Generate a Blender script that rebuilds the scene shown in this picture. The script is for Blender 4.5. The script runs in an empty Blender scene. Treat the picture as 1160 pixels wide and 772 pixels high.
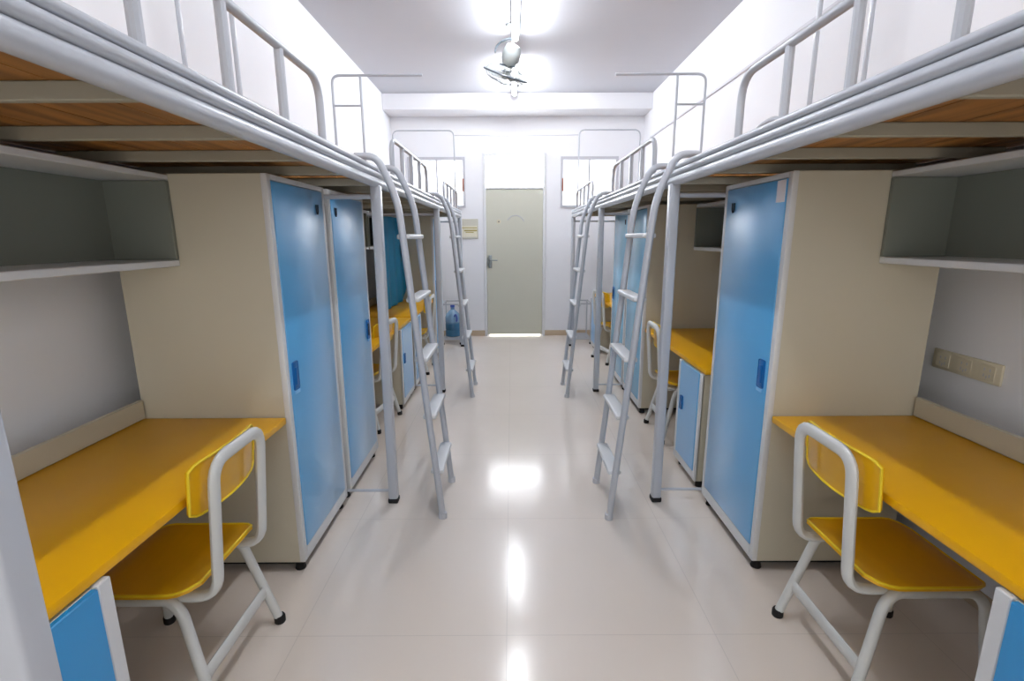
import bpy, bmesh, math, random
from mathutils import Vector, Matrix
random.seed(4)
PI = math.pi
col = bpy.context.scene.collection
scene = bpy.context.scene

# ------------------------------------------------------------------ materials
def lin(c):
    return tuple(((v/255)/12.92 if v/255 <= .04045 else ((v/255+.055)/1.055)**2.4) for v in c) + (1,)

def mat(name, rgb, rough=.5, spec=.5, var=.04, scale=6, bump=0, metal=0, bscale=80, coat=0, stretch=(1,1,1)):
    m = bpy.data.materials.new(name); m.use_nodes = True
    nt = m.node_tree; b = nt.nodes['Principled BSDF']
    b.inputs['Roughness'].default_value = rough
    b.inputs['Metallic'].default_value = metal
    b.inputs['Specular IOR Level'].default_value = spec
    b.inputs['Coat Weight'].default_value = coat
    b.inputs['Coat Roughness'].default_value = .3 if coat == 1 else .12
    tc = nt.nodes.new('ShaderNodeTexCoord'); mp = nt.nodes.new('ShaderNodeMapping')
    mp.inputs['Scale'].default_value = stretch
    nt.links.new(tc.outputs['Object'], mp.inputs[0])
    n = nt.nodes.new('ShaderNodeTexNoise'); n.inputs['Scale'].default_value = scale; n.inputs['Detail'].default_value = 4
    nt.links.new(mp.outputs[0], n.inputs['Vector'])
    mx = nt.nodes.new('ShaderNodeMix'); mx.data_type = 'RGBA'
    c = lin(rgb)
    mx.inputs[6].default_value = tuple(v*(1-var) for v in c[:3])+(1,)
    mx.inputs[7].default_value = tuple(min(1, v*(1+var)) for v in c[:3])+(1,)
    nt.links.new(n.outputs['Fac'], mx.inputs[0]); nt.links.new(mx.outputs[2], b.inputs['Base Color'])
    if bump:
        n2 = nt.nodes.new('ShaderNodeTexNoise'); n2.inputs['Scale'].default_value = bscale
        nt.links.new(mp.outputs[0], n2.inputs['Vector'])
        bp = nt.nodes.new('ShaderNodeBump'); bp.inputs['Strength'].default_value = bump; bp.inputs['Distance'].default_value = .002
        nt.links.new(n2.outputs['Fac'], bp.inputs['Height']); nt.links.new(bp.outputs[0], b.inputs['Normal'])
    return m

def emit(name, rgb, strength):
    m = bpy.data.materials.new(name); m.use_nodes = True
    nt = m.node_tree; b = nt.nodes['Principled BSDF']
    b.inputs['Base Color'].default_value = lin(rgb)
    b.inputs['Emission Color'].default_value = lin(rgb)
    b.inputs['Emission Strength'].default_value = strength
    return m

M = {}
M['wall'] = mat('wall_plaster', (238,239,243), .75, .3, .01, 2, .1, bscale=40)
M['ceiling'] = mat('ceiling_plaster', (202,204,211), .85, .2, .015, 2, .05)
M['frame'] = mat('grey_powder_coat', (184,188,196), .3, .5, .03, 9, coat=.3)
M['carcass'] = mat('beige_grey_sheet_metal', (197,191,172), .42, .4, .03, 3, .05)
M['slat'] = mat('olive_grey_slat_paint', (158,154,138), .5, .4, .03, 6)
M['hutch'] = mat('shaded_grey_green_sheet', (124,128,119), .5, .35, .03, 3, .05)  # grey-green sheet with the shade under the bed darkened into its colour
M['trimmetal'] = mat('pale_sheet_metal', (214,216,218), .35, .45, .02, 4)
M['blue'] = mat('blue_enamel', (88,172,228), .3, .5, .03, 2, coat=1)
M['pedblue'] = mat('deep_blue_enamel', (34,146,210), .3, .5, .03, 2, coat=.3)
M['bluesheen'] = mat('wall_sheen_blue_enamel', (128,190,226), .25, .5, .03, 2, coat=.4)  # door blue paled in the colour to stand for the bright wall's reflection
M['deepblue'] = mat('deep_blue_plastic', (0,98,170), .3, .5, .05, 20)
M['lightblue'] = mat('light_blue_plastic', (140,200,245), .3, .5, .03, 20)
M['yellow'] = mat('yellow_laminate', (230,170,0), .33, .45, .05, 5, .03)
M['yellowedge'] = mat('yellow_plywood_edge', (236,205,40), .4, .4, .05, 20)
M['seat'] = mat('yellow_lacquered_ply', (228,172,8), .28, .5, .06, 7, coat=.3, stretch=(1,6,1))
M['chairtube'] = mat('chair_grey_paint', (206,208,206), .32, .5, .03, 9, coat=.2)
M['rubber'] = mat('black_rubber', (24,23,24), .6, .3, .1, 30)
M['dark'] = mat('dark_recess_plastic', (40,46,60), .5, .3, .1, 30)
M['white'] = mat('white_sticker_paper', (236,230,234), .5, .3, .02, 20)
M['steel'] = mat('brushed_steel', (150,158,160), .3, .6, .05, 20, metal=.8)
M['door'] = mat('door_olive_grey_paint', (205,205,190), .42, .4, .015, 3, .05)
M['doorframe'] = mat('door_frame_paint', (226,228,230), .4, .4, .01, 4)
M['winframe'] = mat('window_frame_aluminium', (196,197,204), .35, .5, .03, 5)
M['winred'] = mat('reddish_hinge_paint', (170,120,105), .5, .4, .05, 5)
M['skirting'] = mat('tan_skirting_tile', (196,176,150), .35, .5, .05, 8)
M['plug'] = mat('ivory_socket_plastic', (222,214,190), .35, .5, .02, 10)
M['notice'] = mat('notice_board_print', (205,203,190), .5, .3, .05, 12)
M['noticeink'] = mat('notice_ochre_print', (178,165,95), .5, .3, .15, 60)
M['noticepale'] = mat('notice_pale_print', (228,224,205), .5, .3, .08, 60)
M['teal'] = mat('teal_blue_fabric', (22,128,172), .6, .3, .08, 5, .2)
M['tealdark'] = mat('dark_teal_fabric', (14,84,120), .6, .3, .08, 5, .2)
M['fan'] = mat('fan_grey_enamel', (146,151,150), .35, .5, .04, 15)
M['fandark'] = mat('fan_dark_wire', (72,80,88), .35, .5, .04, 15)
M['cordwhite'] = mat('thin_grey_wire', (175,175,182), .5, .4, .03, 20)
M['conduit'] = mat('cable_trunking_grey', (212,212,218), .5, .4, .02, 10)
M['cap'] = mat('blue_bottle_cap', (70,100,190), .4, .5, .05, 20)
M['lamp'] = emit('fluorescent_tube_glow', (247,250,255), 72)
M['lamp2'] = emit('newer_fluorescent_tube_glow', (247,250,255), 72)
M['lamphouse'] = mat('lamp_housing_white', (225,227,230), .4, .4, .02, 10)
M['pane'] = emit('daylit_frosted_glass', (247,250,255), 7)
M['pane2'] = emit('dim_daylit_frosted_glass', (247,250,255), 1.6)
M['behind'] = emit('fill_light_glass', (252,250,246), 1.25)  # glow of the unseen added window, soft fill for the near desks
M['gap'] = emit('corridor_light_gap', (255,250,240), 2.0)

def wood_board():
    m = bpy.data.materials.new('bed_board_pine'); m.use_nodes = True
    nt = m.node_tree; b = nt.nodes['Principled BSDF']; b.inputs['Roughness'].default_value = .55
    tc = nt.nodes.new('ShaderNodeTexCoord'); mp = nt.nodes.new('ShaderNodeMapping')
    mp.inputs['Scale'].default_value = (9, .8, 9)
    nt.links.new(tc.outputs['Object'], mp.inputs[0])
    n = nt.nodes.new('ShaderNodeTexNoise'); n.inputs['Scale'].default_value = 1.6; n.inputs['Detail'].default_value = 5
    n.inputs['Distortion'].default_value = .6
    nt.links.new(mp.outputs[0], n.inputs['Vector'])
    r = nt.nodes.new('ShaderNodeValToRGB')
    r.color_ramp.elements[0].position = .3; r.color_ramp.elements[0].color = lin((112,72,28))
    r.color_ramp.elements[1].position = .7; r.color_ramp.elements[1].color = lin((190,132,62))
    nt.links.new(n.outputs['Fac'], r.inputs[0]); nt.links.new(r.outputs[0], b.inputs['Base Color'])
    return m
M['board'] = wood_board()

def floor_mat():
    m = bpy.data.materials.new('polished_floor_tiles'); m.use_nodes = True
    nt = m.node_tree; b = nt.nodes['Principled BSDF']; N = nt.nodes.new; L = nt.links.new
    tc = N('ShaderNodeTexCoord'); sp = N('ShaderNodeSeparateXYZ'); L(tc.outputs['Object'], sp.inputs[0])
    def seam(out, off, size, w):
        a = N('ShaderNodeMath'); a.operation = 'SUBTRACT'; a.inputs[1].default_value = off; L(out, a.inputs[0])
        d = N('ShaderNodeMath'); d.operation = 'DIVIDE'; d.inputs[1].default_value = size; L(a.outputs[0], d.inputs[0])
        f = N('ShaderNodeMath'); f.operation = 'FRACT'; L(d.outputs[0], f.inputs[0])
        s = N('ShaderNodeMath'); s.operation = 'SUBTRACT'; s.inputs[1].default_value = .5; L(f.outputs[0], s.inputs[0])
        ab = N('ShaderNodeMath'); ab.operation = 'ABSOLUTE'; L(s.outputs[0], ab.inputs[0])
        g = N('ShaderNodeMath'); g.operation = 'GREATER_THAN'; g.inputs[1].default_value = .5-w/size; L(ab.outputs[0], g.inputs[0])
        return g.outputs[0]
    sx = seam(sp.outputs[0], .775, .8, .0016); sy = seam(sp.outputs[1], 3.216, .8, .0016)
    mxm = N('ShaderNodeMath'); mxm.operation = 'MAXIMUM'; L(sx, mxm.inputs[0]); L(sy, mxm.inputs[1])
    n = N('ShaderNodeTexNoise'); n.inputs['Scale'].default_value = 1.8; n.inputs['Detail'].default_value = 5; L(tc.outputs['Object'], n.inputs['Vector'])
    c = N('ShaderNodeMix'); c.data_type = 'RGBA'; c.inputs[6].default_value = lin((224,213,202)); c.inputs[7].default_value = lin((232,222,212)); L(n.outputs['Fac'], c.inputs[0])
    c2 = N('ShaderNodeMix'); c2.data_type = 'RGBA'; c2.inputs[7].default_value = lin((172,164,158)); L(c.outputs[2], c2.inputs[6])
    mf = N('ShaderNodeMath'); mf.operation = 'MULTIPLY'; mf.inputs[1].default_value = .3; L(mxm.outputs[0], mf.inputs[0]); L(mf.outputs[0], c2.inputs[0])
    L(c2.outputs[2], b.inputs['Base Color'])
    r = N('ShaderNodeMapRange'); r.inputs[3].default_value = .11; r.inputs[4].default_value = .21; L(n.outputs['Fac'], r.inputs[0]); L(r.outputs[0], b.inputs['Roughness'])
    b.inputs['Specular IOR Level'].default_value = .6
    n2 = N('ShaderNodeTexNoise'); n2.inputs['Scale'].default_value = 5; L(tc.outputs['Object'], n2.inputs['Vector'])
    bp = N('ShaderNodeBump'); bp.inputs['Strength'].default_value = .06; bp.inputs['Distance'].default_value = .01
    L(n2.outputs['Fac'], bp.inputs['Height']); L(bp.outputs[0], b.inputs['Normal'])
    return m
M['floor'] = floor_mat()

def bottle_mat():
    m = bpy.data.materials.new('blue_water_bottle_plastic'); m.use_nodes = True
    nt = m.node_tree; b = nt.nodes['Principled BSDF']
    tc = nt.nodes.new('ShaderNodeTexCoord'); sp = nt.nodes.new('ShaderNodeSeparateXYZ'); nt.links.new(tc.outputs['Object'], sp.inputs[0])
    r = nt.nodes.new('ShaderNodeValToRGB'); r.color_ramp.interpolation = 'LINEAR'
    r.color_ramp.elements[0].position = .19; r.color_ramp.elements[0].color = lin((70,130,168))
    r.color_ramp.elements[1].position = .22; r.color_ramp.elements[1].color = lin((150,192,228))
    nt.links.new(sp.outputs[2], r.inputs[0]); nt.links.new(r.outputs[0], b.inputs['Base Color'])
    b.inputs['Roughness'].default_value = .15; b.inputs['Transmission Weight'].default_value = .25
    return m
M['bottle'] = bottle_mat()

# ------------------------------------------------------------------ builder
CX = .07      # centre line of the aisle
class MB:
    """collects shapes; s=+1/-1 mirrors about the aisle centre (x given as distance from it); s=None: x as is"""
    def __init__(self, s=None, o=(0,0,0)):
        self.bm = bmesh.new(); self.s = s; self.o = Vector(o); self.xf = None
    def P(self, p):
        p = Vector(p)
        if self.s is not None: p.x = CX + self.s*p.x
        return p - self.o
    def add(self, bm2):
        for v in bm2.verts: v.co = self.P(v.co)
        me = bpy.data.meshes.new('t'); bm2.to_mesh(me); bm2.free(); self.bm.from_mesh(me); bpy.data.meshes.remove(me)
        return self
    def box(self, x0, x1, y0, y1, z0, z1, bev=0, seg=2, top_scale=None):
        b = bmesh.new(); bmesh.ops.create_cube(b, size=1)
        for v in b.verts:
            v.co = Vector(((x0+x1)/2+v.co.x*(x1-x0), (y0+y1)/2+v.co.y*(y1-y0), (z0+z1)/2+v.co.z*(z1-z0)))
        if bev: bmesh.ops.bevel(b, geom=b.edges[:], offset=bev, segments=seg, affect='EDGES', profile=.5)
        return self.add(b)
    def tube(self, pts, r, fil=0, seg=10, flat=None, closed=False, up=None):
        """sweep; flat=(a,b): oval half-widths, a along 'up'"""
        pts = [Vector(p) for p in pts]
        if fil:
            out = [pts[0]]
            for i in range(1, len(pts)-1):
                A, B, C_ = pts[i-1], pts[i], pts[i+1]
                d1 = (A-B); d2 = (C_-B); f = min(fil, d1.length*.49, d2.length*.49)
                p1 = B+d1.normalized()*f; p2 = B+d2.normalized()*f
                for k in range(7):
                    t = k/6; out.append((1-t)**2*p1+2*t*(1-t)*B+t*t*p2)
            out.append(pts[-1]); pts = out
        n = len(pts); b = bmesh.new(); rings = []
        t0 = (pts[1]-pts[0]).normalized()
        ref = Vector(up) if up else (Vector((0,0,1)) if abs(t0.z) < .9 else Vector((0,1,0)))
        nrm = (ref - t0*ref.dot(t0)).normalized()
        for i, p in enumerate(pts):
            if closed: t = (pts[(i+1) % n]-pts[i-1]).normalized()
            else: t = (pts[min(i+1,n-1)]-pts[max(i-1,0)]).normalized()
            nrm = (nrm - t*nrm.dot(t)).normalized(); bi = t.cross(nrm)
            ra, rb = flat if flat else (r, r)
            rings.append([b.verts.new(p+nrm*(ra*math.cos(2*PI*k/seg))+bi*(rb*math.sin(2*PI*k/seg))) for k in range(seg)])
        for i in range(n if closed else n-1):
            A = rings[i]; B = rings[(i+1) % n]
            for k in range(seg): b.faces.new((A[k], A[(k+1)%seg], B[(k+1)%seg], B[k]))
        if not closed:
            b.faces.new(rings[0][::-1]); b.faces.new(rings[-1])
        return self.add(b)
    def lathe(self, c, prof, axis=(0,0,1), seg=24):
        b = bmesh.new(); ax = Vector(axis).normalized(); q = Vector((0,0,1)).rotation_difference(ax); rings = []
        for r, h in prof:
            rings.append([b.verts.new(Vector(c)+q @ Vector((max(r,1e-4)*math.cos(2*PI*k/seg), max(r,1e-4)*math.sin(2*PI*k/seg), h))) for k in range(seg)])
        for A, B in zip(rings, rings[1:]):
            for k in range(seg): b.faces.new((A[k], A[(k+1)%seg], B[(k+1)%seg], B[k]))
        b.faces.new(rings[0][::-1]); b.faces.new(rings[-1])
        return self.add(b)
    def grid(self, fn, nu, nv, th, thdir=None):
        """sheet of thickness th from fn(u,v)->point, u,v in 0..1"""
        b = bmesh.new(); V = [[b.verts.new(fn(i/nu, j/nv)) for j in range(nv+1)] for i in range(nu+1)]
        for i in range(nu):
            for j in range(nv): b.faces.new((V[i][j], V[i+1][j], V[i+1][j+1], V[i][j+1]))
        bmesh.ops.recalc_face_normals(b, faces=b.faces[:])
        bmesh.ops.solidify(b, geom=b.faces[:], thickness=th)
        return self.add(b)
    def poly(self, pts, d):
        """prism: polygon pts extruded by vector d"""
        b = bmesh.new(); A = [b.verts.new(p) for p in pts]; f = b.faces.new(A)
        r = bmesh.ops.extrude_face_region(b, geom=[f])
        bmesh.ops.translate(b, verts=[v for v in r['geom'] if isinstance(v, bmesh.types.BMVert)], vec=Vector(d))
        return self.add(b)
    def build(self, name, m, parent=None, label=None):
        bm = self.bm
        bmesh.ops.recalc_face_normals(bm, faces=bm.faces[:])
        for f in bm.faces: f.smooth = True
        for e in bm.edges:
            if len(e.link_faces) == 2 and e.calc_face_angle(0) > .62: e.smooth = False
        me = bpy.data.meshes.new(name); bm.to_mesh(me); bm.free(); me.materials.append(m)
        o = bpy.data.objects.new(name, me); col.objects.link(o)
        if parent is not None: o.parent = parent
        else: o.location = self.o
        if label: o['label'] = label
        return o

def empty(name, loc, label, cat, group=None, rz=0):
    o = bpy.data.objects.new(name, None); col.objects.link(o); o.empty_display_size = .1
    o.location = loc; o.rotation_euler.z = rz
    o['label'] = label; o['category'] = cat
    if group: o['group'] = group
    return o
def tag(o, label, cat, group=None, kind=None):
    o['label'] = label; o['category'] = cat
    if group: o['group'] = group
    if kind: o['kind'] = kind
    return o
def struct(o, label=None):
    o['kind'] = 'structure'
    if label: o['label'] = label
    return o

# ------------------------------------------------------------------ room shell
WL, WR, Y0, Y1, ZC = -1.72, 1.90, -1.5, 7.5, 3.38
struct(MB().box(WL-.1, WR+.1, Y0-.1, Y1+.1, -.1, 0).build('floor', M['floor']), 'glossy beige tiled floor of the aisle')
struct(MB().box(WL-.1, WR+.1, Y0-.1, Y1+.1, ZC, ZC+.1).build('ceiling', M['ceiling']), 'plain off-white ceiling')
struct(MB().box(WL-.1, WL, Y0-.1, Y1+.1, 0, ZC).build('wall_left', M['wall']), 'white left wall behind the desks')
struct(MB().box(WR, WR+.1, Y0-.1, Y1+.1, 0, ZC).build('wall_right', M['wall']), 'white right wall behind the desks')
# end wall with openings
DX0, DX1, DH, DL = -.385, .478, 2.655, 2.18
WZ0, WZ1 = 1.92, 2.63
LW0, LW1 = -1.50, -.67; RW0, RW1 = .72, 1.55
w = MB()
T = .14
def wallbox(x0, x1, z0, z1): w.box(x0, x1, Y1, Y1+T, z0, z1)
wallbox(WL, LW0, 0, ZC); wallbox(LW0, LW1, 0, WZ0); wallbox(LW0, LW1, WZ1, ZC); wallbox(LW1, DX0-.03, 0, ZC)
wallbox(DX0-.03, DX1+.03, DH+.03, ZC); wallbox(DX1+.03, RW0, 0, ZC); wallbox(RW0, RW1, 0, WZ0); wallbox(RW0, RW1, WZ1, ZC); wallbox(RW1, WR, 0, ZC)
struct(w.build('wall_back', M['wall']), 'white end wall with door and two high windows')
w = MB()
for a in ((WL, WL+.5, 0, ZC), (WR-.5, WR, 0, ZC), (WL+.5, WR-.5, 0, .5), (WL+.5, WR-.5, 2.7, ZC)):
    w.box(a[0], a[1], Y0-.12, Y0, a[2], a[3])
struct(w.build('wall_front', M['wall']))
struct(MB().box(WL, WR, 7.1, Y1, 3.175, ZC, .004, 1).build('trim_1', M['wall']), 'white ceiling beam above the end door')
for i, (a, b) in enumerate(((WL, DX0-.03), (DX1+.03, WR))):
    o = MB().box(a, b, Y1-.012, Y1, 0, .082, .002, 1).build('baseboard_back', M['skirting']); struct(o, 'tan tile skirting beside the door')
for sx, nm, xx in ((1, 'baseboard_left', WL), (-1, 'baseboard_right', WR)):
    struct(MB().box(min(xx, xx+sx*.012), max(xx, xx+sx*.012), Y0, Y1-.012, 0, .082, .002, 1).build(nm, M['skirting']))
# door
d = bpy.data.objects.new('door_1', None); col.objects.link(d); d.location = ((DX0+DX1)/2, Y1, 0); struct(d, 'olive-grey dormitory door under a bright glass transom')
def DB(): return MB(None, d.location)
f = DB()
for a in ((DX0-.03, DX0+.012, 0, DH+.03), (DX1-.012, DX1+.03, 0, DH+.03)): f.box(a[0], a[1], Y1-.025, Y1+.1, a[2], a[3], .004, 1)
f.box(DX0+.012, DX1-.012, Y1-.025, Y1+.1, DH-.012, DH+.03, .004, 1); f.box(DX0+.012, DX1-.012, Y1-.015, Y1+.1, DL+.005, DL+.03, .003, 1)
f.box((DX0+DX1)/2-.004, (DX0+DX1)/2+.004, Y1+.0, Y1+.03, DL+.03, DL+.24)
f.build('door_frame', M['doorframe'], d)
DB().box(DX0+.012, DX1-.012, Y1-.005, Y1+.04, .02, DL, .004, 1).build('door_leaf', M['door'], d)
DB().box(DX0+.012, DX1-.012, Y1+.03, Y1+.036, DL+.03, DH-.012).build('transom_pane', M['pane'], d)
DB().box(DX0+.04, DX1-.04, Y1-.0, Y1+.03, .001, .019).build('threshold_gap', M['gap'], d, 'bright light gap under the door')
h = DB().box(-.345, -.295, Y1-.022, Y1-.005, 1.04, 1.23, .005).box(-.365,-.35, Y1-.02, Y1-.005, 1.07, 1.2, .003)
h.build('lock_plate', M['steel'], d)
DB().tube([(-.32, Y1-.02, 1.16), (-.32, Y1-.065, 1.16), (-.21+.02-.02, Y1-.065, 1.155)], .009, .02).build('door_handle', M['steel'], d)
DB().lathe((-.187, Y1-.004, 1.72), [(.03,0),(.032,.003),(.018,.006)], (0,-1,0)).build('peephole_plate', M['plug'], d)
DB().lathe((-.187, Y1-.009, 1.72), [(.010,0),(.008,.006)], (0,-1,0)).build('peephole', M['dark'], d)
arc = [(.06+.13*math.cos(a), Y1-.007, 1.68+.13*math.sin(a)) for a in [PI*(.1+.75*k/14) for k in range(15)]]
DB().tube(arc, .006, seg=6).build('arched_mark', M['winframe'], d, 'thin arched grey mark')
# high windows in the end wall
for n, (x0, x1, mul) in enumerate(((LW0, LW1, -1.08), (RW0, RW1, 1.134))):
    wnd = bpy.data.objects.new('window_%d' % (n+1), None); col.objects.link(wnd); wnd.location = ((x0+x1)/2, Y1, WZ0)
    struct(wnd, ('left', 'right')[n]+' high window in the end wall, bright daylight')
    f = MB(None, wnd.location)
    f.box(x0, x0+.035, Y1-.02, Y1+.06, WZ0, WZ1).box(x1-.035, x1, Y1-.02, Y1+.06, WZ0, WZ1)
    f.box(x0+.035, x1-.035, Y1-.02, Y1+.06, WZ0, WZ0+.035).box(x0+.035, x1-.035, Y1-.02, Y1+.06, WZ1-.045, WZ1)
    f.build('window_frame', M['winframe'], wnd)
    MB(None, wnd.location).box(mul-.012, mul+.012, Y1-.01, Y1+.04, WZ0+.035, WZ1-.045).build('mullion', M['winframe'], wnd)
    MB(None, wnd.location).box(x0+.03, x1-.03, Y1+.045, Y1+.05, WZ0+.03, WZ1-.04).build('window_pane', M['pane2'], wnd)
    hx = x1-.03 if n == 0 else x0+.03
    MB(None, wnd.location).box(hx-.014, hx+.014, Y1-.03, Y1-.02, 2.15, 2.33, .003).build('window_catch', M['winred'], wnd)
# unseen window added behind the camera as a soft fill light
wnd = bpy.data.objects.new('window_3', None); col.objects.link(wnd); wnd.location = (CX, Y0, .5); struct(wnd)
f = MB(None, wnd.location); a, b = WL+.5, WR-.5
for x in (a, (a+b)/2-.025, b-.05): f.box(x, x+.05, Y0-.07, Y0, .5, 2.7)
f.box(a+.05, (a+b)/2-.025, Y0-.07, Y0, .5, .55).box((a+b)/2+.025, b-.05, Y0-.07, Y0, .5, .55).box(a+.05, (a+b)/2-.025, Y0-.07, Y0, 2.65, 2.7).box((a+b)/2+.025, b-.05, Y0-.07, Y0, 2.65, 2.7)
f.build('window_frame', M['winframe'], wnd)
MB(None, wnd.location).box(a+.02, b-.02, Y0-.06, Y0-.05, .53, 2.68).build('window_pane', M['behind'], wnd)
# cable trunking along the right wall
struct(MB().box(WR-.02, WR, 1.5, 7.1, 2.80, 2.825, .004, 1).build('trim_2', M['conduit']), 'thin cable trunking high on the right wall')

# ------------------------------------------------------------------ bunk beds
P = [.585, 2.60, 4.66, 6.74]      # post stations
ZP = 1.757
UP, UW = .756, 1.675
bedtxt = {(-1,0): 'grey metal loft bed nearest the camera on the left, above the empty desk',
          (1,0): 'grey metal loft bed nearest the camera on the right, above the desk with socket',
          (-1,1): 'middle loft bed of the left row, starting at the first ladder on the left',
          (1,1): 'middle loft bed of the right row, starting at the first ladder on the right',
          (-1,2): 'small far loft bed of the left row, above the teal curtain by the end wall',
          (1,2): 'small far loft bed of the right row, next to the right high window'}
guards = {0: (.70, 1.905, (1.0, 1.30, 1.60)), 1: (2.99, 4.17, (3.27, 3.56, 3.86)), 2: (5.20, 6.42, (5.5, 5.8, 6.1))}
def make_bed(s, k):
    ya, yb = P[k], P[k+1]
    o = (CX+s*1.2, (ya+yb)/2, 0)
    r = empty('loft_bed', o, bedtxt[(s,k)], 'bed', 'loft beds in two rows along the aisle')
    B = lambda: MB(s, o)
    # posts (the next bed shares the post of the one before it)
    ends = [ya, yb] if k == 0 else [yb]
    for y in ends:
        for u in (UP, UW):
            p = B().box(u-.025, u+.025, y-.025, y+.025, .02, ZP, .009, 3).build('post', M['frame'], r)
            B().box(u-.029, u+.029, y-.029, y+.029, 0, .03, .008, 2).build('post_foot', M['rubber'], p)
    g = .002
    y0, y1 = (ya-.03 if k == 0 else ya+.0295), yb+.0285
    # aisle side rail: three stacked tubes
    m = B()
    for u, z, ra in ((UP, 1.769, .024), (UP-.009, 1.805, .0155), (UP-.009, 1.834, .0125)):
        m.tube([(u, y0, z), (u, y1, z)], ra, seg=16)
    m.build('side_rail', M['frame'], r)
    B().tube([(UW, y0, 1.775), (UW, y1, 1.775)], .02, seg=12).build('wall_side_rail', M['frame'], r)
    # cross tubes under the boards
    for y in ends:
        B().tube([(UP+.024, y, 1.70), (UW-.024, y, 1.70)], .012, seg=10).build('end_crossbar', M['frame'], r)
    yy = ya+.07
    while yy < yb-.05:
        B().box(UP+.012, UW-.018, yy-.011, yy+.011, 1.760, 1.797, .003, 1).build('slat', M['slat'], r)
        yy += .39
    # boards: several long planks inside one mesh
    m = B(); n = 5; wd = (UW+.045-(UP+.016))/n
    for i in range(n):
        m.box(UP+.016+i*wd+.003, UP+.016+(i+1)*wd-.003, ya+.03, yb-.03, 1.7975, 1.809)
    m.build('bed_board', M['board'], r)
    # guard rail
    a, b, ups = guards[k]
    gz = 2.052
    gr = B().tube([(UP, a, 1.842), (UP, a, gz), (UP, b, gz), (UP, b, 1.842)], .0135, .09, seg=12).build('guard_rail', M['frame'], r)
    for q in ups:
        B().tube([(UP, q, 1.842), (UP, q, gz-.008)], .0135, seg=10).build('upright', M['frame'], gr)
    # mosquito net frame at the far end
    yf = yb-.05
    if k < 2:
        nf = B().tube([(1.61, yf, 1.81), (1.61, yf, 2.862), (.83, yf, 2.862)], .011, .07).build('net_frame', M['frame'], r)
        B().tube([(1.365, yf, 1.81), (1.365, yf, 2.855)], .011).build('net_frame_upright', M['frame'], nf)
        B().tube([(1.605, yf, 2.62), (1.37, yf, 2.62)], .009).build('net_frame_crosspiece', M['frame'], nf)
    else:
        B().tube([(1.58, yf, 1.81), (1.58, yf, 2.83), (.80, yf, 2.83), (.80, yf, 1.81)], .009, .08).build('net_frame', M['frame'], r)
    # foot bar tying the post to the cabinet side just above the floor
    if k < 2:
        B().tube([(UP+.024, yb, .07), (UW-.024, yb, .07)], .008).build('foot_bar', M['frame'], r)
    else:
        B().tube([(UP+.024, yb, 1.70), (UW-.024, yb, 1.70)], .008).build('head_bar', M['frame'], r)
    if s > 0 and k == 0:
        B().tube([(UP+.05, 1.90, 1.815), (UP+.05, 1.86, 1.872), (UP+.05, 1.74, 1.880), (UP+.05, 1.66, 1.815)], .010, .04).build('end_loop', M['frame'], r)
    return r
for s in (-1, 1):
    for k in range(3): make_bed(s, k)

# ------------------------------------------------------------------ ladders
ladtxt = {(-1,0): 'large near grey ladder on the left row beside the blue wardrobes',
          (1,0): 'large near grey ladder on the right row, sheen-pale blue doors behind it',
          (-1,1): 'distant grey ladder on the left row, in front of the notice board wall',
          (1,1): 'distant grey ladder on the right row, in front of the end wall'}
def make_ladder(s, k):
    ya = (2.43, 4.50)[k] - (.02 if s > 0 else 0); yb = ya+.405
    o = (CX+s*.45, (ya+yb)/2, 0)
    r = empty('ladder', o, ladtxt[(s,k)], 'ladder', 'bed ladders')
    B = lambda: MB(s, o)
    uu = lambda z: .45+.16*z/1.66
    for y in (ya, yb):
        rl = B().tube([(uu(.01), y, .01), (uu(1.68), y, 1.68), (.70, y, 1.870), (.80, y, 1.868)], .02, .1, seg=14, flat=(.022, .017), up=(0,1,0)).build('ladder_rail', M['frame'], r)
        B().lathe((uu(0), y, 0), [(.022,0),(.022,.03),(.019,.032)]).build('foot_cap', M['winframe'], rl)
    for z in (1.5, 1.19, .88, .57, .26):
        u = uu(z)
        B().box(u-.034, u+.034, ya+.016, yb-.016, z-.012, z+.012, .008, 3).build('tread', M['trimmetal'], r)
    return r
for s in (-1, 1):
    for k in range(2): make_ladder(s, k)

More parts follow.
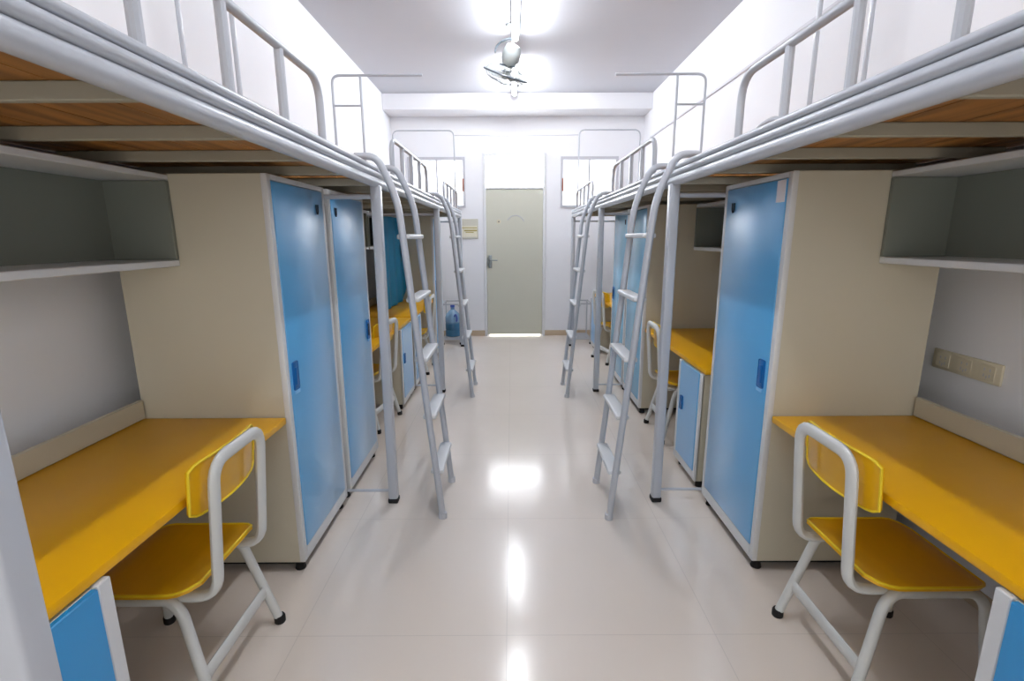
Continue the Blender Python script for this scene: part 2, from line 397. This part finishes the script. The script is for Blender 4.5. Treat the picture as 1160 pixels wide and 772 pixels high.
# ------------------------------------------------------------------ wardrobes
UC, UB, HC = 1.018, 1.64, 1.742
def make_cab(s, ya, yb, label, hand='near', uc=UC, sticker=False, blue='blue'):
    o = (CX+s*(uc+UB)/2, (ya+yb)/2, 0)
    r = empty('wardrobe', o, label, 'wardrobe', 'tall wardrobes between the desks')
    B = lambda: MB(s, o)
    t = .018
    # carcass: sides, back, top, bottom
    m = B().box(uc, UB, ya, ya+t, .05, HC, .003, 1).box(uc, UB, yb-t, yb, .05, HC, .003, 1)
    m.box(UB-t, UB, ya+t, yb-t, .05, HC).box(uc+.002, UB-t, ya+t, yb-t, HC-t, HC).box(uc+.002, UB-t, ya+t, yb-t, .05, .05+t)
    m.build('carcass', M['carcass'], r)
    f = B()
    fz0, fz1 = .112, HC-.022; e = .05
    f.box(uc-.006, uc+.02, ya-.001, ya+e-.02, .052, HC, .004, 2).box(uc-.006, uc+.02, yb-e+.02, yb+.001, .052, HC, .004, 2)
    f.box(uc-.006, uc+.02, ya+e-.02, yb-e+.02, .052, fz0, .004, 2).box(uc-.006, uc+.02, ya+e-.02, yb-e+.02, fz1, HC, .003, 1)
    f.build('face_frame', M['trimmetal'], r)
    dr = B().box(uc-.008, uc+.012, ya+e-.018, yb-e+.018, fz0+.003, fz1-.003, .004, 2).build('door', M[blue], r)
    hy = ya+.075 if hand == 'near' else yb-.075
    B().box(uc-.0125, uc-.006, hy-.026, hy+.026, .85, .975, .008, 3).build('handle_surround', M['deepblue'], dr)
    B().box(uc-.017, uc-.012, hy-.013, hy+.013, .872, .95, .004, 2).build('handle', M['dark'] if hand == 'far' else M['deepblue'], dr)
    B().box(uc-.0145, uc-.008, hy-.022, hy+.024, .832, .849, .003, 2).build('handle_lip', M['lightblue'], dr)
    hy2 = yb-.115 if hand == 'near' else ya+.085
    lk = B()
    for q in (-.011, .011): lk.tube([(uc-.011, hy2+q, 1.652), (uc-.011, hy2+q*.9, 1.618), (uc-.011, hy2+q*.25, 1.608)], .0034, .008, seg=8)
    lk.build('lock_mark', M['dark'], dr)
    if sticker:
        B().box(uc-.0105, uc-.0075, ya+.036, ya+.100, 1.628, 1.714, .0014, 1).build('sticker', M['white'], dr, 'white rounded sticker')
    for y in (ya+.035, yb-.035):
        for u in (uc+.035, UB-.04):
            B().lathe((u, y, 0), [(.022,0),(.024,.004),(.018,.03),(.018,.05)], seg=14).build('foot', M['rubber'], r)
    B().box(uc+.01, UB-.01, ya+.02, yb-.02, .030, .0495).build('plinth', M['rubber'], r)
    return r
make_cab(-1, 1.985, 2.572, 'tall blue-doored wardrobe on the left, nearest, with beige side beyond the desk', 'near')
make_cab(-1, 2.628, 3.235, 'second blue-doored wardrobe on the left, back to back with the nearest one', 'far')
make_cab(-1, 6.06, 6.70, 'far wardrobe of the left row, beige side seen behind the ladder', 'near')
make_cab(1, 1.98, 2.585, 'tall blue-doored wardrobe on the right with white sticker on its door', 'near', sticker=True)
make_cab(1, 4.02, 4.632, 'blue wardrobe with painted pale sheen behind the right ladder, nearer of the pair', 'near', blue='bluesheen')
make_cab(1, 4.69, 5.30, 'blue wardrobe with painted pale sheen behind the right ladder, farther of the pair', 'far', blue='bluesheen')

# ------------------------------------------------------------------ desks, pedestals, hutches
UD = 1.030
def make_desk(s, ya, yb, label):
    o = (CX+s*1.34, (ya+yb)/2, 0)
    r = empty('desk', o, label, 'desk', 'yellow desks')
    B = lambda: MB(s, o)
    B().box(UD, 1.645, ya, yb, .722, .75, .004, 2).build('tabletop', M['yellow'], r)
    B().box(1.622, 1.642, ya+.002, yb-.002, .751, .832, .003, 1).build('backsplash', M['carcass'], r)
    B().box(1.60, 1.618, ya+.02, yb-.002, .32, .721).build('rear_panel', M['carcass'], r)
    for y in (ya+.02, yb-.05): B().box(1.51, 1.60, y, y+.03, .695, .7215, .002, 1).build('bearer', M['carcass'], r)
    return r
def make_ped(s, ya, yb, label, hand='far'):
    uc = 1.026
    o = (CX+s*1.25, (ya+yb)/2, 0)
    r = empty('desk_pedestal', o, label, 'cabinet', 'low blue cabinets under the desks')
    B = lambda: MB(s, o)
    B().box(uc+.003, 1.50, ya, yb, .05, .715, .003, 1).build('carcass', M['carcass'], r)
    f = B(); e = .03
    f.box(uc-.006, uc+.014, ya, ya+e, .05, .718, .003, 1).box(uc-.006, uc+.014, yb-e-.008, yb, .05, .718, .003, 1).box(uc-.006, uc+.014, ya+e, yb-e-.008, .05, .10, .003, 1)
    f.build('face_frame', M['trimmetal'], r)
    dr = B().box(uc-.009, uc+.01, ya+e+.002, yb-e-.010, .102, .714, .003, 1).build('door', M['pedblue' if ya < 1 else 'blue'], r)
    hy = yb-.10 if hand == 'far' else ya+.075
    B().box(uc-.014, uc-.008, hy-.02, hy+.02, .41, .50, .008, 2).build('handle', M['deepblue'], dr)
    for y in (ya+.04, yb-.04):
        for u in (uc+.04, 1.46):
            B().lathe((u, y, 0), [(.02,0),(.02,.05)], seg=12).build('foot', M['rubber'], r)
    return r
def make_hutch(s, ya, yb, label):
    u0, u1, z0, z1 = 1.39, 1.645, 1.388, 1.737; t = .018
    o = (CX+s*1.5, (ya+yb)/2, z0)
    r = empty('hanging_shelf', o, label, 'shelf', 'open metal shelves over the desks')
    B = lambda: MB(s, o)
    B().box(u0, u1, ya, yb, z0, z0+.026, .003, 1).build('shelf_board', M['trimmetal'], r)
    B().box(u0, u1, ya, yb, z1-.022, z1, .003, 1).build('top_board', M['trimmetal'], r)
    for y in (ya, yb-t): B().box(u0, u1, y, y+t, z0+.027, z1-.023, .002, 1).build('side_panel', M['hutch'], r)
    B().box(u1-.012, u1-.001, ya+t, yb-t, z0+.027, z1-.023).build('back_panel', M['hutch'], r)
    return r
make_desk(-1, .62, 1.978, 'long yellow desk nearest on the left, beside the tall beige-sided wardrobe')
make_desk(1, .62, 1.973, 'long yellow desk nearest on the right below the wall socket')
make_desk(-1, 3.243, 4.640, 'yellow desk on the left beyond the two wardrobes, behind the ladder')
make_desk(1, 2.70, 4.008, 'yellow desk on the right seen between the sticker wardrobe and the post')
make_desk(-1, 4.68, 6.05, 'far yellow desk of the left row under the teal curtain')
make_desk(1, 5.31, 6.70, 'far yellow desk of the right row, mostly hidden by sheen-pale blue wardrobes')
make_ped(-1, .645, 1.025, 'bright blue low cabinet under the near end of the nearest left desk')
make_ped(1, .645, .975, 'bright blue low cabinet under the near end of the nearest right desk')
make_ped(1, 2.725, 3.11, 'low blue cabinet right behind the sticker wardrobe, under a yellow desk')
make_ped(-1, 4.14, 4.61, 'low pale blue cabinet under the middle left desk, behind the ladder', 'near')
make_ped(-1, 4.705, 5.09, 'low pale blue cabinet under the far left desk', 'near')
make_ped(1, 6.27, 6.67, 'low blue cabinet under the far right desk', 'near')
make_hutch(-1, .60, 1.984, 'open grey shelf hanging over the nearest left desk')
make_hutch(1, .60, 1.979, 'open grey shelf hanging over the nearest right desk above the socket')
make_hutch(-1, 3.24, 4.640, 'open shelf over the middle left desk, hidden behind the post')
make_hutch(1, 2.67, 4.015, 'open shelf over the middle right desk, next to the sticker wardrobe')
make_hutch(-1, 4.68, 6.055, 'open shelf over the far left desk behind the teal curtain')
make_hutch(1, 5.305, 6.70, 'open shelf over the far right desk by the end wall')

# ------------------------------------------------------------------ chairs
def make_chair(loc, rz, label):
    r = empty('chair', loc, label, 'chair', 'yellow plywood chairs', rz)
    B = lambda: MB()
    # seat: moulded ply, raised at the rear corners, rolling down in front
    def seatf(u, v):
        x = (u-.5)*.40; y = -.190+v*.385
        hw = .19*(1-.10*max(0, (abs(v-.5)-.32))/.18)
        x = (u-.5)*2*hw
        # rounded corners
        if v > .85: x *= 1-.16*((v-.85)/.15)**2
        if v < .12: x *= 1-.12*((.12-v)/.12)**2
        z = .445 - .012*math.cos((u-.5)*PI)*math.sin(v*PI) + .018*max(0, (.25-v)/.25)**2 - .02*max(0, (v-.8)/.2)**2
        return (x, y, z)
    st = B().grid(seatf, 16, 14, .012).build('seat', M['seat'], r)
    edge = [seatf(u/16, 0) for u in range(17)] + [seatf(1, v/14) for v in range(1, 15)] + [seatf(u/16, 1) for u in range(15, -1, -1)] + [seatf(0, v/14) for v in range(13, 0, -1)]
    B().tube([(x, y, z-.0) for x, y, z in edge], .0045, seg=6, closed=True).build('seat_edge', M['yellowedge'], st, 'pale yellow plywood edge')
    # back frame: flat oval tube, inverted U with feet bending forward under the seat
    def upy(z): return -.228-.042*((z-.41)/.45)
    w_ = .137
    B().tube([(-w_, .02, .405), (-w_, -.230, .400), (-w_, upy(.86), .850), (w_, upy(.86), .850), (w_, -.230, .400), (w_, .02, .405)],
             .015, .07, seg=12, flat=(.015, .022), up=(0, 1, 0)).build('back_frame', M['chairtube'], r)
    # backrest
    def backf(u, v):
        x = (u-.5)*.36+.005
        z = .685+.165*v + .012*math.sin(u*PI)*(v-.3)
        cz = abs(u-.5)*2
        if cz > .8:
            k = (cz-.8)/.2; z = .7675+(z-.7675)*(1-.18*k*k)
        y = upy(z)+.022+.028*(cz**2)
        return (x, y, z)
    bk = B().grid(backf, 18, 6, .011).build('backrest', M['seat'], r)
    be = [backf(u/18, 0) for u in range(19)] + [backf(1, v/6) for v in range(1, 7)] + [backf(u/18, 1) for u in range(17, -1, -1)] + [backf(0, v/6) for v in range(5, 0, -1)]
    B().tube(be, .0045, seg=6, closed=True).build('backrest_edge', M['yellowedge'], bk, 'pale yellow plywood edge')
    # legs
    for sx in (-1, 1):
        for sy, yt, yb_ in ((1, .15, .217), (-1, -.10, -.222)):
            lg = B().tube([(sx*.165, .02, .408), (sx*.165, yt, .408), (sx*.172, yt+sy*.035, .37), (sx*.21, yb_, .012)], .0165, .04, seg=12).build('leg', M['chairtube'], r)
            B().lathe((sx*.211, yb_, 0), [(.019,0),(.021,.003),(.021,.026),(.018,.032)], seg=14).build('rubber_foot', M['rubber'], lg)
    zs = .155
    def legxy(z, sy):
        t = (.37-z)/(.37-.012); y0, y1 = (.185, .217) if sy > 0 else (-.135, -.222)
        return .172+t*.038, y0+(y1-y0)*t
    for sy in (-1,):
        xx, yy = legxy(zs, sy)
        B().tube([(-xx+.012, yy, zs), (xx-.012, yy, zs)], .012, seg=10, flat=(.026, .010)).build('stretcher', M['chairtube'], r)
    B().tube([(-.16, .10, .405), (.16, .10, .405)], .010, seg=8).build('seat_support', M['chairtube'], r)
    return r
make_chair((-1.150, 1.48, 0), PI/2, 'yellow plywood chair with grey tube frame at the nearest left desk')
make_chair((1.285, 1.50, 0), -PI/2, 'yellow plywood chair with grey tube frame at the nearest right desk')
make_chair((-1.225, 3.86, 0), math.radians(80), 'yellow chair turned slightly at the middle left desk, behind the first post')
make_chair((1.32, 3.60, 0), -PI/2, 'yellow chair at the middle right desk, seen behind the post')
make_chair((-1.16, 5.50, 0), PI/2, 'small distant yellow chair at the far left desk, beyond the teal cloth')
make_chair((1.29, 5.92, 0), -PI/2+.25, 'small distant yellow chair at the far right desk past the sheen-pale blue wardrobes')

# ------------------------------------------------------------------ teal curtain over the far left shelf
def curt(u, v):
    y = 5.12+u*.93; z = 1.715-v*.955
    if u > .8: z += .16*(max(0, (v-.5))/.5)*((u-.8)/.2)**2
    x = -(1.372) + .010*math.sin(u*20)*(.3+v)
    return (CX+x, y, z)
c = MB(None, (CX-1.372, 5.58, .78)).grid(curt, 40, 12, .004).build('curtain', M['teal'])
tag(c, 'teal blue cloth hanging in front of the far left shelf, down to the yellow desk', 'curtain')
MB(None, (CX-1.372, 5.58, .78)).grid(lambda u, v: (CX-1.352, 5.78+u*.14, 1.42-v*.13-.03*math.sin(u*PI)), 6, 4, .006).build('dark_pocket', M['tealdark'], c, 'darker blue pocket')

# ------------------------------------------------------------------ wall socket, notice
sk = empty('wall_socket', (WR, 1.99, .96), 'long ivory socket plate on the right wall above the nearest desk', 'socket')
B = lambda: MB(None, sk.location)
B().box(WR-.012, WR-.0005, 1.83, 2.145, .918, 1.004, .004, 2).build('plate', M['plug'], sk)
for y in (1.885, 1.987, 2.09):
    m = B().box(WR-.015, WR-.011, y-.033, y+.033, .93, .992, .002, 1).build('socket_module', M['plug'], sk)
    h = B()
    for q, z in ((-.012, .972), (.012, .972), (-.012, .948), (0, .942), (.012, .948)): h.box(WR-.0158, WR-.0148, y+q-.002, y+q+.002, z-.006, z+.006)
    h.build('holes', M['winframe'], m)
nt_ = empty('notice_board', (-.627, Y1, 1.47), 'small beige notice board on the end wall left of the door', 'notice board')
B = lambda: MB(None, nt_.location)
B().box(-.76, -.494, Y1-.014, Y1-.0005, 1.475, 1.762, .003, 1).build('board', M['notice'], nt_)
B().box(-.745, -.51, Y1-.0165, Y1-.014, 1.50, 1.66).build('pale_panel', M['noticepale'], nt_)
m = B()
m.box(-.74, -.51, Y1-.019, Y1-.0165, 1.628, 1.642).box(-.70, -.51, Y1-.019, Y1-.0165, 1.585, 1.603).box(-.68, -.56, Y1-.019, Y1-.0165, 1.56, 1.572)
m.build('print_lines', M['noticeink'], nt_)

# ------------------------------------------------------------------ low racks and water bottle by the end wall
for s in (-1, 1):
    ya, yb = 6.86, 7.26; ua, ub = .80, 1.045; o = (CX+s*.92, 7.06, 0)
    r = empty('metal_rack', o, ('low metal rack holding the blue water bottle by the end wall, left', 'low empty metal rack by the end wall at the right')[s > 0], 'rack', 'low racks past the last beds')
    B = lambda: MB(s, o)
    zt = .585
    for u in (ua, ub):
        for y in (ya, yb):
            l = B().box(u-.009, u+.009, y-.009, y+.009, .01, zt+(.07 if (u == ub and y == ya and s > 0) else 0), .003, 1).build('leg', M['frame'], r)
            B().lathe((u, y, 0), [(.014,0),(.016,.004),(.014,.03)], seg=12).build('rubber_foot', M['rubber'], l)
    for z in (zt-.01, .075):
        t = B()
        t.box(ua+.009, ub-.009, ya-.008, ya+.008, z-.008, z+.008).box(ua+.009, ub-.009, yb-.008, yb+.008, z-.008, z+.008)
        t.box(ua-.008, ua+.008, ya+.009, yb-.009, z-.008, z+.008).box(ub-.008, ub+.008, ya+.009, yb-.009, z-.008, z+.008)
        t.build('rail', M['frame'], r)
    sh = B()
    for i in range(9):
        y = ya+.03+i*(yb-ya-.06)/8; sh.tube([(ua+.006, y, .079), (ub-.006, y, .079)], .004, seg=6)
    sh.build('shelf_wires', M['frame'], r)
wb = empty('water_bottle', (CX-.925, 7.05, .085), 'large blue plastic water bottle standing on the low left rack', 'bottle')
R_ = .108
body = MB(None, (CX-.925, 7.05, .085)).lathe((CX-.925, 7.05, .085), [(.085,0),(R_,.012),(R_,.09),(R_-.006,.10),(R_,.11),(R_,.19),(R_-.006,.2),(R_,.21),(R_,.28),(R_*.85,.33),(.05,.375),(.028,.39),(.027,.43)], seg=32).build('bottle_body', M['bottle'], wb)
MB(None, wb.location).lathe((CX-.925, 7.05, .085), [(.031,.425),(.032,.43),(.032,.462),(.028,.466)]).build('bottle_cap', M['cap'], wb)
MB(None, wb.location).tube([(CX-.90, 6.975, .375), (CX-.865, 6.925, .43), (CX-.85, 6.93, .36), (CX-.86, 6.95, .32)], .012, .03).build('bottle_handle', M['cap'], wb)

# ------------------------------------------------------------------ clothesline between the far net frames
cl = MB(None, (CX, 6.69, 2.76)).tube([(CX-.791, 6.69, 2.77), (CX, 6.69, 2.762), (CX+.791, 6.69, 2.77)], .004, seg=6).build('clothesline', M['cordwhite'])
tag(cl, 'thin wire strung across the room between the two farthest net frames', 'wire')

# ------------------------------------------------------------------ ceiling lights
def make_light(ya, yb, label, lm='lamp'):
    x = .045
    o = (x, (ya+yb)/2, ZC)
    r = empty('ceiling_light', o, label, 'lamp', 'fluorescent ceiling lights')
    B = lambda: MB(None, o)
    B().box(x-.036, x+.036, ya, yb, ZC-.035, ZC-.0005, .005, 1).build('housing', M['lamphouse'], r)
    for y in (ya+.012, yb-.012): B().box(x-.028, x+.028, y-.012, y+.012, ZC-.082, ZC-.036, .004, 1).build('end_cap', M['lamphouse'], r)
    B().tube([(x, ya+.025, ZC-.062), (x, yb-.025, ZC-.062)], .022, seg=16).build('tube', M[lm], r)
make_light(3.90, 5.12, 'bright white fluorescent tube on the ceiling just before the fan')
make_light(.9, 2.12, 'second fluorescent ceiling tube nearer the camera')
make_light(5.75, 6.95, 'farthest fluorescent tube on the ceiling, between the fan and the end beam', 'lamp2')

# ------------------------------------------------------------------ ceiling fan (orbit fan)
fx, fy = .00, 4.95
fn = empty('ceiling_fan', (fx, fy, ZC), 'small grey caged orbit fan hanging from the ceiling beyond the lamp', 'fan')
B = lambda: MB(None, fn.location)
B().lathe((fx+.02, fy, ZC-.0005), [(.06,0),(.058,-.02),(.03,-.035),(.014,-.04),(.014,-.16)], seg=24).build('ceiling_mount', M['fan'], fn)
ax = Vector((-.30, .30, -.88)).normalized()
arc = []
for k in range(13):
    a = PI*.02+PI*.5*k/12; arc.append((fx+.02-.16*math.sin(a)*1.0, fy-.03, ZC-.13-.13*(1-math.cos(a))*.8))
B().tube(arc, .01, seg=8, flat=(.02,.009), up=(0,1,0)).build('yoke', M['fandark'], fn)
hub = Vector((fx+.01, fy-.03, ZC-.24))
mt = B().lathe(hub, [(.03,-.07),(.066,-.055),(.082,-.01),(.082,.06),(.066,.10),(.045,.125)], ax, 28).build('motor', M['fan'], fn)
B().tube([hub+ax*.12+Vector((-.075,-.05,.01)), hub+ax*.12+Vector((.075,-.05,-.02)), hub+ax*.165+Vector((.05,-.05,-.015)), hub+ax*.165+Vector((-.045,-.05,0))], .007, seg=8, closed=True).build('bracket', M['fandark'], fn)
B().lathe(hub+ax*.05+Vector((0,-.07,.0)), [(.014,0),(.012,.012)], (0,-1,0), 12).build('switch', M['dark'], mt)
cc = hub+ax*.19
q = Vector((0,0,1)).rotation_difference(ax)
def cp(r, t, h): return cc+q @ Vector((r*math.cos(t), r*math.sin(t), h))
R0 = .20
cg = B()
for (r_, h, th) in ((R0, 0, .006), (R0*.82, .045, .0022), (R0*.6, .062, .0022), (R0*.35, .07, .0022), (R0*.82, -.045, .0022), (R0*.6, -.06, .0022)):
    cg.tube([cp(r_, 2*PI*k/40, h) for k in range(40)], th, seg=6, closed=True)
for k in range(28):
    t = 2*PI*k/28
    cg.tube([cp(.03, t, .074), cp(R0*.35, t, .07), cp(R0*.6, t, .062), cp(R0*.82, t, .045), cp(R0, t, 0)], .0018, seg=5)
    cg.tube([cp(.07, t, -.068), cp(R0*.6, t, -.06), cp(R0*.82, t, -.045), cp(R0, t, 0)], .0018, seg=5)
cg.build('cage', M['fan'], fn)
B().tube([cp(R0+.006, 2*PI*k/40, 0) for k in range(40)], .008, seg=8, closed=True).build('cage_rim', M['fandark'], fn)
B().lathe(cc, [(.034,.070),(.034,.078),(.02,.082)], ax, 20).build('cage_badge', M['fan'], fn)
hb = B().lathe(cc, [(.03,-.05),(.036,-.03),(.036,.02),(.02,.035)], ax, 20).build('blade_hub', M['fan'], fn)
for j in range(3):
    t0 = 2*PI*j/3
    def bl(u, v):
        r_ = .034+u*.155; t = t0+(v-.5)*(.7+.55*u); return cp(r_, t, .012+(v-.5)*-.04)
    B().grid(bl, 8, 6, .002).build('blade', M['fan'], hb)

# ------------------------------------------------------------------ camera
cam = bpy.data.cameras.new('camera'); co = bpy.data.objects.new('camera', cam); col.objects.link(co)
F_PX = 557.8
cam.sensor_fit = 'HORIZONTAL'; cam.sensor_width = 36; cam.lens = F_PX/1160*36
cam.clip_start = .02
p, yw, rl = math.radians(11.869), math.radians(.008), math.radians(-.252)
fwd = Vector((math.sin(yw)*math.cos(p), math.cos(yw)*math.cos(p), -math.sin(p)))
rt = Vector((math.cos(yw), -math.sin(yw), 0)); up = rt.cross(fwd)
rt2 = math.cos(rl)*rt+math.sin(rl)*up; up2 = -math.sin(rl)*rt+math.cos(rl)*up
mw = Matrix((rt2, up2, -fwd)).transposed().to_4x4(); mw.translation = Vector((0, 0, 1.496))
co.matrix_world = mw
scene.camera = co

# ------------------------------------------------------------------ world + view
wd = bpy.data.worlds.new('world'); scene.world = wd; wd.use_nodes = True
wd.node_tree.nodes['Background'].inputs[0].default_value = (.8, .88, 1, 1)
wd.node_tree.nodes['Background'].inputs[1].default_value = .5
vs = scene.view_settings
vs.view_transform = 'Standard'; vs.look = 'None'; vs.gamma = 1; vs.use_curve_mapping = False
vs.exposure = 0.7
